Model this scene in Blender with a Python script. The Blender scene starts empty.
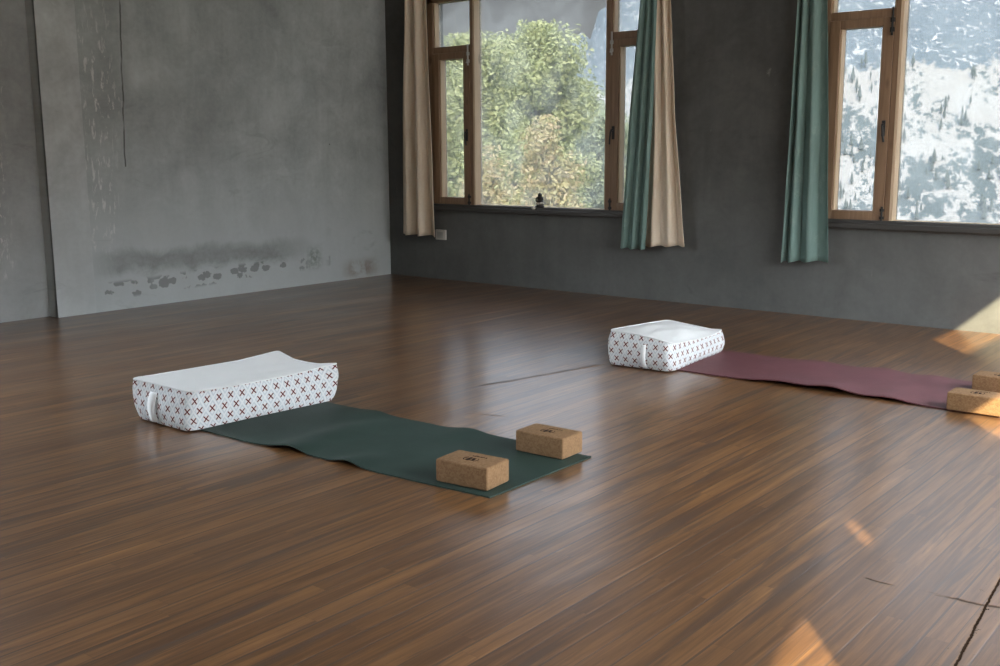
import bpy, bmesh, math, random
from mathutils import Vector, noise, Matrix
random.seed(7)
scene = bpy.context.scene
C = scene.collection
PI = math.pi
D, L, ZC = 7.563, 7.606, 3.1          # back wall y, left wall x = -L, ceiling height
XR, YR = 1.0, -3.0                    # right wall, rear wall

# ------------------------------------------------------------------ node helper
class V:
    """socket wrapper so that shader maths reads as an expression"""
    def __init__(s, nt, sock): s.nt, s.s = nt, sock
    def m(s, op, *o, clamp=False):
        n = s.nt.nodes.new('ShaderNodeMath'); n.operation = op; n.use_clamp = clamp
        for i, x in enumerate((s,) + o):
            if isinstance(x, V): s.nt.links.new(x.s, n.inputs[i])
            else: n.inputs[i].default_value = x
        return V(s.nt, n.outputs[0])
    def __add__(s, o): return s.m('ADD', o)
    __radd__ = __add__
    def __sub__(s, o): return s.m('SUBTRACT', o)
    def __rsub__(s, o): return (s * -1.0) + o
    def __mul__(s, o): return s.m('MULTIPLY', o)
    __rmul__ = __mul__
    def __truediv__(s, o): return s.m('DIVIDE', o)
    def abs(s): return s.m('ABSOLUTE')
    def floor(s): return s.m('FLOOR')
    def frac(s): return s.m('FRACT')
    def lt(s, o): return s.m('LESS_THAN', o)
    def gt(s, o): return s.m('GREATER_THAN', o)
    def min(s, o): return s.m('MINIMUM', o)
    def max(s, o): return s.m('MAXIMUM', o)
    def clamp(s): return s.m('ADD', 0.0, clamp=True)
    def smooth(s, a, b):
        n = s.nt.nodes.new('ShaderNodeMapRange'); n.interpolation_type = 'SMOOTHSTEP'
        s.nt.links.new(s.s, n.inputs['Value'])
        n.inputs['From Min'].default_value = min(a, b); n.inputs['From Max'].default_value = max(a, b)
        n.inputs['To Min'].default_value = 0.0 if a < b else 1.0
        n.inputs['To Max'].default_value = 1.0 if a < b else 0.0
        return V(s.nt, n.outputs['Result'])

class Mat:
    def __init__(s, name):
        s.mat = bpy.data.materials.new(name); s.mat.use_nodes = True
        s.nt = s.mat.node_tree; s.b = s.nt.nodes['Principled BSDF']; s.out = s.nt.nodes['Material Output']
    def new(s, t): return s.nt.nodes.new(t)
    def link(s, a, b): s.nt.links.new(a.s if isinstance(a, V) else a, b)
    def coords(s, kind='Object'):
        n = s.new('ShaderNodeTexCoord'); sp = s.new('ShaderNodeSeparateXYZ'); s.link(n.outputs[kind], sp.inputs[0])
        return [V(s.nt, o) for o in sp.outputs]
    def uv(s): return s.coords('UV')
    def comb(s, x, y, z=0.0):
        n = s.new('ShaderNodeCombineXYZ')
        for i, c in enumerate((x, y, z)):
            if isinstance(c, V): s.link(c, n.inputs[i])
            else: n.inputs[i].default_value = c
        return V(s.nt, n.outputs[0])
    def noise(s, vec, scale=1.0, detail=4.0, rough=0.55, dist=0.0, col=False):
        n = s.new('ShaderNodeTexNoise'); s.link(vec, n.inputs['Vector'])
        n.inputs['Scale'].default_value = scale; n.inputs['Detail'].default_value = detail
        n.inputs['Roughness'].default_value = rough; n.inputs['Distortion'].default_value = dist
        return V(s.nt, n.outputs['Color' if col else 'Fac'])
    def white(s, vec):
        n = s.new('ShaderNodeTexWhiteNoise'); n.noise_dimensions = '3D'; s.link(vec, n.inputs['Vector'])
        return V(s.nt, n.outputs['Value'])
    def voro(s, vec, scale=1.0, feature='F1', out='Distance', rnd=1.0):
        n = s.new('ShaderNodeTexVoronoi'); n.feature = feature; s.link(vec, n.inputs['Vector'])
        n.inputs['Scale'].default_value = scale; n.inputs['Randomness'].default_value = rnd
        return V(s.nt, n.outputs[out])
    def ramp(s, fac, stops):
        n = s.new('ShaderNodeValToRGB'); s.link(fac, n.inputs[0]); e = n.color_ramp.elements
        while len(e) < len(stops): e.new(0.5)
        for el, (p, c) in zip(e, stops): el.position = p; el.color = (*c, 1)
        return V(s.nt, n.outputs[0])
    def mix(s, fac, a, b, mode='MIX'):
        n = s.new('ShaderNodeMix'); n.data_type = 'RGBA'; n.blend_type = mode
        if isinstance(fac, V): s.link(fac, n.inputs[0])
        else: n.inputs[0].default_value = fac
        for i, c in ((6, a), (7, b)):
            if isinstance(c, V): s.link(c, n.inputs[i])
            else: n.inputs[i].default_value = (*c, 1)
        return V(s.nt, n.outputs[2])
    def color(s, c):
        if isinstance(c, V): s.link(c, s.b.inputs['Base Color'])
        else: s.b.inputs['Base Color'].default_value = (*c, 1)
    def rough(s, r):
        if isinstance(r, V): s.link(r, s.b.inputs['Roughness'])
        else: s.b.inputs['Roughness'].default_value = r
    def spec(s, v): s.b.inputs['Specular IOR Level'].default_value = v
    def bump(s, h, strength=0.3, dist=0.01):
        n = s.new('ShaderNodeBump'); s.link(h, n.inputs['Height'])
        n.inputs['Strength'].default_value = strength; n.inputs['Distance'].default_value = dist
        s.nt.links.new(n.outputs[0], s.b.inputs['Normal'])
    def translucent(s, fac, colsock):
        t = s.new('ShaderNodeBsdfTranslucent'); mx = s.new('ShaderNodeMixShader'); mx.inputs[0].default_value = fac
        if isinstance(colsock, V): s.link(colsock, t.inputs[0])
        else: t.inputs[0].default_value = (*colsock, 1)
        s.nt.links.new(s.b.outputs[0], mx.inputs[1]); s.nt.links.new(t.outputs[0], mx.inputs[2])
        s.nt.links.new(mx.outputs[0], s.out.inputs[0])

def plain(name, c, r=0.6, metal=0.0, spec=0.5):
    m = Mat(name); m.color(c); m.rough(r); m.b.inputs['Metallic'].default_value = metal; m.spec(spec)
    x, y, z = m.coords(); m.bump(m.noise(m.comb(x, y, z), 180, 3), 0.08, 0.002)
    return m.mat

# ------------------------------------------------------------------ materials
def mat_floor():
    m = Mat('vinyl_wood_print'); x, y, z = m.coords()
    wob = m.noise(m.comb(x * 0.6, y * 0.35), 1.0, 2) * 0.02
    xs = (x + wob) / 0.068
    idx = xs.floor(); fx = xs.frac()
    r1 = m.white(m.comb(idx, 3.1, 0.0)); r2 = m.white(m.comb(idx, 11.7, 0.0))
    yl = (y + r1 * 7.0) / 1.1
    r3 = m.white(m.comb(idx, yl.floor(), 5.0)); fy = yl.frac()
    grain = m.noise(m.comb(x * 55.0, y * 2.2, r3 * 20.0), 1.0, 5, 0.6, 0.6)
    fleck = m.noise(m.comb(x * 22.0, y * 1.3, r3 * 9.0), 1.0, 4, 0.65, 1.2)
    lng = m.noise(m.comb(x * 9.0, y * 0.55, 6.0), 1.0, 4, 0.6, 0.5)
    tone = r1 * 0.13 + r3 * 0.09 + grain * 0.60 + fleck * 0.55 + lng * 0.45 - 0.42
    col = m.ramp(tone, [(0.12, FL0), (0.42, FL1), (0.66, FL2), (0.95, FL3)])
    joint = fx.lt(0.075).max(fx.gt(0.97)) * (r2 * 0.65 + 0.33)
    endj = fy.lt(0.004) * 0.12
    col = m.mix(joint.max(endj), col, (0.05, 0.028, 0.016))
    streak = m.noise(m.comb(x * 16.0, y * 0.9, 4.0), 1.0, 3, 0.6, 0.8).smooth(0.56, 0.66)
    col = m.mix(streak * 0.8, col, (0.055, 0.03, 0.018))
    # greyer towards the right, in large soft patches
    big = m.noise(m.comb(x, y, 2.0), 0.55, 3)
    greying = (x * 0.22 + 0.75 + (big - 0.5) * 1.6).smooth(0.0, 0.75)
    col = m.mix(greying * 0.15, col, (0.12, 0.10, 0.085))
    # open seam between two sheets of vinyl, and the torn cross seam
    nz = m.noise(m.comb(x, y, 7.0), 9.0, 5) - 0.5
    sx = (x + 0.698 + (y - 3.169) * 0.085 + nz * 0.010 + (m.noise(m.comb(x, y, 5.0), 60.0, 3) - 0.5) * 0.006).abs()
    seam = sx.smooth(0.0050, 0.0025) * y.lt(4.6)
    cy = (y - 2.935 - (x + 1.02) * 0.09 + nz * 0.07).abs()
    cross = cy.smooth(0.009, 0.002) * x.gt(-1.01) * x.lt(-0.3) * m.noise(m.comb(x, y, 1.0), 7.0, 3).smooth(0.38, 0.5)
    chips = (m.noise(m.comb(x, y, 3.0), 42.0, 4).smooth(0.64, 0.68) * sx.smooth(0.05, 0.01) * y.lt(4.6))
    dark = seam.max(chips).max(cross * 0.75)
    col = m.mix(dark, col, (0.025, 0.016, 0.011))
    m.color(col); m.link((1.0 - dark) * 0.8, m.b.inputs['Coat Weight']); m.link((1.0 - dark) * 0.25, m.b.inputs['Specular IOR Level'])
    rv = m.noise(m.comb(x * 3.0, y * 1.2, 1.0), 1.0, 4)
    m.rough(rv * 0.16 + FLOOR_ROUGH)
    m.b.inputs['Coat IOR'].default_value = 1.55; m.b.inputs['Coat Roughness'].default_value = 0.23
    # wrinkles in the vinyl sheet
    def seg(ax, ay, bx, by, w):
        dx, dy = bx - ax, by - ay; ll = dx * dx + dy * dy
        t = (((x - ax) * dx + (y - ay) * dy) / ll).clamp()
        ex = x - ax - t * dx; ey = y - ay - t * dy
        d = (ex * ex + ey * ey).m('SQRT')
        return d.smooth(w, 0.0) * (t * (1.0 - t) * 4.0).m('POWER', 0.5)
    h = seg(-3.58, 4.10, -3.46, 4.507, 0.022) + seg(-3.48, 4.45, -3.35, 5.10, 0.02) + seg(-4.41, 5.10, -4.38, 5.75, 0.02) * 0.2 \
        + seg(-3.24, 3.70, -3.03, 3.76, 0.012) * 0.3 + seg(-3.0, 3.3, -2.86, 3.55, 0.03) * 0.4
    soft = m.noise(m.comb(x * 1.6, y * 0.8, 0.3), 1.0, 3)
    hh = h * 0.005 + grain * 0.00035 - joint * 0.0007 + soft * 0.012 - dark * 0.001
    n = m.new('ShaderNodeBump'); m.link(hh, n.inputs['Height']); n.inputs['Strength'].default_value = 0.8; n.inputs['Distance'].default_value = 1.0
    m.nt.links.new(n.outputs[0], m.b.inputs['Normal']); m.nt.links.new(n.outputs[0], m.b.inputs['Coat Normal'])
    return m.mat

def mat_plaster(name, along, base, lowlift=0.3, stains=False, peel=False):
    m = Mat(name); x, y, z = m.coords('Object'); a = y if along == 'y' else x
    p = m.comb(a, z)
    big = m.noise(p, 0.9, 5, 0.6, 0.6); mid = m.noise(p, 3.4, 6, 0.65, 0.4); fine = m.noise(p, 26.0, 5, 0.6)
    v = m.noise(m.comb(a * 7.0, z * 0.9, 2.0), 1.0, 5, 0.6, 0.5)
    t = big * 0.55 + mid * 0.42 + fine * 0.16 + v * 0.22 - 0.18
    dk = tuple(c * 0.55 for c in base); lt = tuple(c * 1.45 for c in base)
    col = m.ramp(t, [(0.22, dk), (0.48, base), (0.72, lt)])
    if lowlift:
        low = (z + (big - 0.5) * 1.3).smooth(1.35, 0.45)
        col = m.mix(low * lowlift, col, (0.49, 0.53, 0.54))
    if stains:
        # damp tide band and chipped plaster patches near the floor
        band = (z - 0.36 - (y - 5.2) * -0.02 + (mid - 0.5) * 0.25).abs().smooth(0.13, 0.03) * y.smooth(4.2, 4.6) * y.smooth(6.7, 6.0)
        col = m.mix(band * (mid * 0.9 + fine * 0.5 - 0.1), col, (0.19, 0.20, 0.19))
        vs = m.voro(m.comb(y * 0.62, z, 0.0), 14.0) + (m.noise(p, 30.0, 4) - 0.5) * 0.6
        zone = (z - 0.155 - (y - 4.4) * 0.03).abs().smooth(0.085, 0.05) * m.noise(m.comb(y, 0.0, 0.0), 1.6, 2).smooth(0.34, 0.46)
        chip = vs.smooth(0.44, 0.36) * zone * y.gt(4.33) * y.lt(6.75)
        ring = (vs - 0.44).abs().smooth(0.08, 0.0) * zone * y.gt(4.33) * y.lt(6.75)
        col = m.mix(ring * 0.4, col, (0.5, 0.51, 0.5))
        col = m.mix(chip * 0.62, col, (0.14, 0.145, 0.14))
        rust = (((y - 7.15) * 1.0).abs().smooth(0.32, 0.05) * (z - 0.10).abs().smooth(0.13, 0.02)) * mid.smooth(0.4, 0.6)
        col = m.mix(rust * 0.7, col, (0.21, 0.14, 0.09))
        moss = ((y - 6.55).abs().smooth(0.12, 0.02) * (z - 0.25).abs().smooth(0.15, 0.03)) * fine.smooth(0.35, 0.6)
        col = m.mix(moss * 0.6, col, (0.15, 0.18, 0.14))
        # thin vertical hairline crack
        cx = (y - 4.66 - (z - 1.8) * 0.035 + (m.noise(m.comb(0.0, z), 5.0, 3) - 0.5) * 0.03).abs()
        col = m.mix(cx.smooth(0.009, 0.003) * z.gt(1.13) * m.noise(m.comb(0.0, z, 4.0), 3.0, 2).smooth(0.3, 0.5) * 0.85, col, (0.07, 0.07, 0.068))
        dot = m.voro(p, 2.1).smooth(0.022, 0.014)
        col = m.mix(dot * 0.8, col, (0.1, 0.1, 0.1))
    if stains:
        ol = y.smooth(4.75, 4.60) * y.gt(4.29) * (z + (mid - 0.5) * 0.8).smooth(0.5, 1.1)
        col = m.mix(ol * 0.08, col, (0.20, 0.205, 0.185))
    if peel:
        nz = m.noise(m.comb(a * 30.0, z * 6.5, 1.0), 1.0, 6, 0.72, 0.6)
        centre = 4.43 if stains else 3.62
        zone = ((a - centre) + (big - 0.5) * 0.5).abs().smooth(0.20, 0.05) * (z + (mid - 0.5)).smooth(0.3, 0.7) * z.smooth(2.6, 1.9)
        pl = nz.smooth(0.55, 0.60) * zone
        col = m.mix(pl * 0.9, col, (0.66, 0.67, 0.66))
    scuff = m.noise(p, 5.5, 7, 0.72, 1.0).smooth(0.66, 0.76)
    col = m.mix(scuff * 0.28, col, (0.52, 0.52, 0.50))
    hx = m.noise(m.comb(a * 1.0, z * 2.3, 9.0), 1.6, 6, 0.7, 1.2).smooth(0.60, 0.72)
    col = m.mix(hx * 0.3, col, dk)
    m.color(col); m.rough(0.82); m.spec(0.25)
    m.bump(big * 0.3 + mid * 0.4 + fine * 0.2, 0.35, 0.012)
    return m.mat

def mat_wood(name, c0, c1):
    m = Mat(name); x, y, z = m.coords()
    g = m.noise(m.comb(x * 40.0, y * 30.0, z * 2.2), 1.0, 5, 0.6, 0.7)
    k = m.voro(m.comb(x * 5.0, y * 5.0, z * 2.0), 1.0).smooth(0.13, 0.05)
    col = m.ramp(g, [(0.3, c0), (0.7, c1)]); col = m.mix(k * 0.6, col, tuple(c * 0.35 for c in c0))
    m.color(col); m.rough(0.5); m.bump(g, 0.15, 0.003)
    return m.mat

def mat_glass():
    m = Mat('dusty_dimmed_glass'); nt = m.nt; x, y, z = m.coords()
    tr = m.new('ShaderNodeBsdfTransparent'); tr.inputs[0].default_value = (*GLASS_DIM, 1)
    gl = m.new('ShaderNodeBsdfGlossy'); gl.inputs['Roughness'].default_value = 0.03
    fr = m.new('ShaderNodeFresnel'); fr.inputs[0].default_value = 1.45
    df = m.new('ShaderNodeBsdfTranslucent'); df.inputs[0].default_value = (0.8, 0.82, 0.82, 1)
    dust = m.noise(m.comb(x, z), 2.6, 5, 0.6, 0.8).smooth(0.35, 0.75) * 0.06 + 0.025
    m1 = m.new('ShaderNodeMixShader'); m.link(dust, m1.inputs[0]); nt.links.new(tr.outputs[0], m1.inputs[1]); nt.links.new(df.outputs[0], m1.inputs[2])
    m2 = m.new('ShaderNodeMixShader'); m.link(V(nt, fr.outputs[0]) * 0.6, m2.inputs[0]); nt.links.new(m1.outputs[0], m2.inputs[1]); nt.links.new(gl.outputs[0], m2.inputs[2])
    nt.links.new(m2.outputs[0], m.out.inputs[0]); nt.nodes.remove(m.b)
    return m.mat

def mat_curtain(name, base, light, trans, fac):
    m = Mat(name); u, v, w = m.uv()
    weave = m.noise(m.comb(u * 260.0, v * 260.0), 1.0, 2); p = m.comb(u, v)
    # raised tone-on-tone floral sprigs
    cell = m.voro(p, 9.0); fl = m.noise(p, 34.0, 4, 0.6, 2.2)
    sprig = cell.smooth(0.42, 0.25) * (fl - 0.5).abs().smooth(0.07, 0.015)
    col = m.mix(sprig * 0.45, base, light)
    slub = m.noise(m.comb(u * 90.0, v * 6.0), 1.0, 3)
    col = m.mix(slub.smooth(0.45, 0.7) * 0.2, col, light)
    m.color(col); m.rough(0.75); m.spec(0.3); m.bump(sprig * 0.8 + weave * 0.15 + slub * 0.15, 0.4, 0.003)
    m.translucent(fac, trans)
    return m.mat

def mat_pattern():
    m = Mat('printed_cotton'); u, v, w = m.uv()
    S, H = 0.0615, 0.088
    def lat(o):
        gx = (u / S + o).frac() - 0.5; gy = (v / H + o).frac() - 0.5
        return gx.abs() * S, gy.abs() * H
    (ax, ay), (bx, by) = lat(0.0), lat(0.5)
    def cross(px, py):
        d = (px - py * 0.9).abs()
        return d.smooth(0.0048, 0.0030) * px.max(py).smooth(0.0150, 0.0132)
    def rad(px, py): return (px * px + py * py).m('SQRT')
    ra, rb = rad(ax, ay), rad(bx, by); r = ra.min(rb)
    # diamond lattice of grey scallops, tan petals and dark red crosses
    dm = (ax / S + ay / H).min(bx / S + by / H)
    lattice = (dm - 0.365).abs().smooth(0.075, 0.045)
    petals = (r - 0.0125).abs().smooth(0.0045, 0.002)
    cotton = m.noise(m.comb(u * 300.0, v * 300.0), 1.0, 2)
    col = m.mix(cotton * 0.15, (0.56, 0.58, 0.585), (0.64, 0.65, 0.65))
    col = m.mix(lattice * 0.62, col, (0.33, 0.40, 0.44))
    col = m.mix(petals * 0.22, col, (0.52, 0.33, 0.24))
    dotm = ((u / S * 2.0).frac() - 0.5).abs().max(((v / H * 2.0 + 0.5).frac() - 0.5).abs())
    col = m.mix(cross(ax, ay).max(cross(bx, by)), col, (0.10, 0.016, 0.012))
    m.color(col); m.rough(0.85); m.spec(0.2)
    x, y, z = m.coords()
    m.bump(m.noise(m.comb(x, y, z), 14.0, 4) * 0.8 + cotton * 0.1, 0.5, 0.01)
    return m.mat

def mat_cloth(name, c):
    m = Mat(name); x, y, z = m.coords(); p = m.comb(x, y, z)
    f = m.noise(p, 9.0, 4, 0.6, 1.0); wv = m.noise(p, 320.0, 2)
    col = m.mix(f * 0.25, c, tuple(k * 0.82 for k in c))
    m.color(col); m.rough(0.85); m.spec(0.2); m.bump(f * 0.7 + wv * 0.12, 0.4, 0.012)
    return m.mat

def mat_mat(name, c, c2):
    m = Mat(name); x, y, z = m.coords(); p = m.comb(x, y, z)
    tex = m.voro(p, 260.0); sm = m.noise(p, 5.0, 5, 0.6, 0.8)
    sc = m.noise(m.comb(x * 6.0, y * 30.0), 1.0, 5, 0.7, 0.6).smooth(0.62, 0.75)
    col = m.mix(sm.smooth(0.3, 0.75), c, c2); col = m.mix(sc * 0.16, col, tuple(min(1, k * 2.4 + 0.02) for k in c2))
    m.color(col); m.rough(0.62); m.spec(0.35); m.bump(tex, 0.25, 0.0015)
    return m.mat

def mat_cork():
    m = Mat('cork'); x, y, z = m.coords(); p = m.comb(x, y, z)
    g = m.voro(p, 150.0, out='Color'); sep = m.new('ShaderNodeSeparateColor'); m.link(g, sep.inputs[0])
    rnd = V(m.nt, sep.outputs[0]); f = m.noise(p, 60.0, 4)
    col = m.ramp(rnd * 0.6 + f * 0.4, [(0.15, (0.155, 0.088, 0.041)), (0.5, (0.195, 0.113, 0.054)), (0.9, (0.235, 0.142, 0.072))])
    sp = m.noise(p, 120.0, 2).smooth(0.70, 0.76)
    col = m.mix(sp * 0.3, col, (0.12, 0.065, 0.035))
    m.color(col); m.rough(0.8); m.spec(0.25); m.bump(rnd * 0.4 + f * 0.5 - sp, 0.3, 0.0015)
    return m.mat

def mat_leaf(name, cols):
    m = Mat(name)
    g = m.new('ShaderNodeNewGeometry'); r = V(m.nt, g.outputs['Random Per Island'])
    col = m.ramp(r, [(i / (len(cols) - 1), c) for i, c in enumerate(cols)])
    m.color(col); m.rough(0.6); m.spec(0.3); m.translucent(0.3, col)
    return m.mat

def mat_mountain():
    m = Mat('snow_rock_and_scrub'); x, y, z = m.coords(); a = x * 0.95 + y * 0.31
    p = m.comb(a, z, 0.0)
    blob = m.noise(p, 0.13, 6, 0.62, 0.4); fine = m.noise(p, 0.75, 5, 0.62, 0.3); tiny = m.noise(m.comb(a * 1.2, z * 1.7, 3.0), 2.2, 4, 0.6)
    terr = m.noise(m.comb(a * 0.22, z * 2.0, 1.0), 1.0, 5, 0.6, 0.3)
    # open snow with scrub lower down, bare blue rock with gullies of snow above
    thr_low = z.smooth(18.0, -8.0) * 0.042 + 0.031
    scrub = (blob * 0.5 + fine * 0.42 + tiny * 0.14 + thr_low).smooth(0.594, 0.602)
    bands = (terr + tiny * 0.15).smooth(0.66, 0.70) * z.smooth(-2.0, -9.0) * 0.8
    edge = z + (m.noise(p, 0.06, 3) - 0.5) * 24.0 + (fine - 0.5) * 6.0
    rockz = edge.smooth(ROCKLINE - 0.6, ROCKLINE + 0.6)
    gul = m.noise(m.comb(a * 0.45 + z * 0.25, z * 0.6, 2.0), 1.0, 6, 0.68, 1.5)
    snowrock = gul.smooth(0.575, 0.60)
    snow = (0.40, 0.390, 0.377); rock = (0.125, 0.158, 0.19); veg = (0.125, 0.153, 0.163)
    low = m.mix(scrub.max(bands), snow, veg)
    hi = m.mix(snowrock, m.mix(fine, rock, (0.185, 0.225, 0.258)), (0.50, 0.51, 0.52))
    m.color(m.mix(rockz, low, hi)); m.rough(0.9); m.spec(0.1)
    return m.mat

# ------------------------------------------------------------------ tunables
FL0, FL1, FL2, FL3 = (0.028, 0.012, 0.005), (0.100, 0.045, 0.0155), (0.195, 0.092, 0.031), (0.46, 0.235, 0.078)
FLOOR_ROUGH = 0.32
GLASS_DIM = (0.33, 0.34, 0.352)  # dark tint, a filter that dims the bright outdoors against the room
ROCKLINE = 17.5

M = dict(
    floor=mat_floor(),
    wall_l=mat_plaster('grey_plaster_left', 'y', (0.385, 0.42, 0.42), 0.75, True, True),
    wall_rec=mat_plaster('grey_plaster_recess', 'y', (0.31, 0.325, 0.325), 0.35, False, True),
    wall_pil=mat_plaster('grey_plaster_pilaster', 'y', (0.46, 0.49, 0.49), 0.5),
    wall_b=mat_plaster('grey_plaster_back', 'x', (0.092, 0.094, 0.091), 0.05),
    ceil=mat_plaster('grey_concrete_ceiling', 'x', (0.46, 0.465, 0.465), 0.0),
    wood=mat_wood('varnished_pine', (0.185, 0.112, 0.064), (0.28, 0.18, 0.108)),
    wood_lit=mat_wood('lit_jamb_pine', (0.55, 0.42, 0.28), (0.70, 0.55, 0.38)),  # daylight on the jambs put into a paler wood colour
    sill=plain('dark_sill_paint', (0.05, 0.048, 0.045), 0.6),
    glass=mat_glass(),
    iron=plain('black_iron', (0.03, 0.03, 0.03), 0.45, 0.6),
    zinc=plain('zinc_metal', (0.55, 0.55, 0.53), 0.4, 0.8),
    beige=mat_curtain('beige_brocade', (0.84, 0.73, 0.58), (0.90, 0.84, 0.72), (0.85, 0.60, 0.38), 0.15),
    teal=mat_curtain('teal_brocade', (0.20, 0.31, 0.285), (0.34, 0.45, 0.42), (0.18, 0.30, 0.275), 0.25),
    print_=mat_pattern(),
    cream=mat_cloth('cream_cotton', (0.66, 0.685, 0.685)),
    mat_green=mat_mat('green_rubber', (0.013, 0.030, 0.024), (0.019, 0.039, 0.031)),
    mat_red=mat_mat('maroon_rubber', (0.100, 0.034, 0.040), (0.125, 0.044, 0.051)),
    cork=mat_cork(),
    ink=plain('dark_brown_ink', (0.012, 0.005, 0.003), 0.8, spec=0.1),
    white=plain('white_plastic', (0.62, 0.60, 0.57), 0.4),
    dark=plain('dark_resin', (0.012, 0.011, 0.010), 0.4),
    stone=plain('pale_stone', (0.55, 0.50, 0.44), 0.7),
    mountain=mat_mountain(),
    bark=plain('tree_bark', (0.16, 0.14, 0.12), 0.9),
    leaf_a=mat_leaf('leaves_olive', [(0.26, 0.29, 0.14), (0.42, 0.46, 0.22), (0.56, 0.58, 0.32), (0.46, 0.49, 0.25)]),
    leaf_b=mat_leaf('leaves_grey_green', [(0.28, 0.33, 0.23), (0.42, 0.47, 0.31), (0.52, 0.56, 0.40)]),
    leaf_c=mat_leaf('leaves_autumn', [(0.38, 0.37, 0.18), (0.58, 0.52, 0.28), (0.64, 0.50, 0.32), (0.58, 0.56, 0.32)]),
    leaf_d=mat_leaf('leaves_dark', [(0.16, 0.20, 0.13), (0.25, 0.30, 0.18), (0.33, 0.38, 0.22)]),
    conifer=plain('far_conifer', (0.15, 0.178, 0.185), 0.9, spec=0.1),
    meadow=plain('valley_scrub', (0.13, 0.15, 0.11), 0.95, spec=0.1),
)

# ------------------------------------------------------------------ object helpers
def tag(o, label=None, cat=None, group=None, kind=None):
    if label: o['label'] = label
    if cat: o['category'] = cat
    if group: o['group'] = group
    if kind: o['kind'] = kind
    return o

def empty(name, loc=(0, 0, 0), rz=0.0):
    o = bpy.data.objects.new(name, None); C.objects.link(o); o.location = loc; o.rotation_euler = (0, 0, rz); o.empty_display_size = 0.1
    return o

def mesh_obj(name, verts, faces, mat, parent=None, smooth=False, uvs=None, loc=None):
    me = bpy.data.meshes.new(name); me.from_pydata([tuple(v) for v in verts], [], faces); me.update()
    bm = bmesh.new(); bm.from_mesh(me); bmesh.ops.recalc_face_normals(bm, faces=bm.faces); bm.to_mesh(me); bm.free()
    if uvs:
        ul = me.uv_layers.new(name='UVMap')
        for lp in me.loops: ul.data[lp.index].uv = uvs[lp.vertex_index]
    me.materials.append(mat)
    if smooth:
        for p in me.polygons: p.use_smooth = True
    o = bpy.data.objects.new(name, me); C.objects.link(o)
    if parent: o.parent = parent
    if loc: o.location = loc
    return o

class MB:
    def __init__(s): s.v, s.f = [], []
    def add(s, vs, fs):
        k = len(s.v); s.v += [tuple(v) for v in vs]; s.f += [tuple(i + k for i in f) for f in fs]; return s
    def box(s, x0, x1, y0, y1, z0, z1, bev=0.0):
        bm = bmesh.new(); bmesh.ops.create_cube(bm, size=1.0)
        for v in bm.verts:
            v.co = ((x0 + x1) / 2 + v.co.x * (x1 - x0), (y0 + y1) / 2 + v.co.y * (y1 - y0), (z0 + z1) / 2 + v.co.z * (z1 - z0))
        if bev: bmesh.ops.bevel(bm, geom=bm.edges[:], offset=bev, segments=3, profile=0.6, affect='EDGES')
        bm.verts.index_update(); s.add([v.co.copy() for v in bm.verts], [[v.index for v in f.verts] for f in bm.faces]); bm.free()
        return s
    def tube(s, pts, r, n=8):
        pts = [Vector(p) for p in pts]; rr = r if isinstance(r, (list, tuple)) else [r] * len(pts); vs, fs = [], []
        for i, p in enumerate(pts):
            t = (pts[min(i + 1, len(pts) - 1)] - pts[max(i - 1, 0)]).normalized()
            a = t.orthogonal().normalized(); b = t.cross(a)
            if i and (a.dot(pa) < 0.99):
                a = (pa - t * pa.dot(t)).normalized(); b = t.cross(a)
            pa = a
            vs += [p + (a * math.cos(2 * PI * k / n) + b * math.sin(2 * PI * k / n)) * rr[i] for k in range(n)]
        for i in range(len(pts) - 1):
            fs += [(i * n + k, i * n + (k + 1) % n, (i + 1) * n + (k + 1) % n, (i + 1) * n + k) for k in range(n)]
        fs += [tuple(range(n))[::-1], tuple(range((len(pts) - 1) * n, len(pts) * n))]
        return s.add(vs, fs)
    def lathe(s, prof, cx=0, cy=0, cz=0, n=20, sx=1.0, sy=1.0):
        vs, fs = [], []
        for r, z in prof: vs += [(cx + sx * r * math.cos(2 * PI * k / n), cy + sy * r * math.sin(2 * PI * k / n), cz + z) for k in range(n)]
        for i in range(len(prof) - 1):
            fs += [(i * n + k, i * n + (k + 1) % n, (i + 1) * n + (k + 1) % n, (i + 1) * n + k) for k in range(n)]
        fs += [tuple(range(n))[::-1], tuple(range((len(prof) - 1) * n, len(prof) * n))]
        return s.add(vs, fs)
    def build(s, name, mat, parent=None, smooth=False): return mesh_obj(name, s.v, s.f, mat, parent, smooth)

def shade_auto(o, ang=0.6):
    me = o.data
    for p in me.polygons: p.use_smooth = True
    bm = bmesh.new(); bm.from_mesh(me)
    for e in bm.edges: e.smooth = len(e.link_faces) == 2 and e.calc_face_angle(0) < ang
    bm.to_mesh(me); bm.free()
    return o

def structure(o, label, cat): return tag(o, label, cat, kind='structure')

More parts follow.
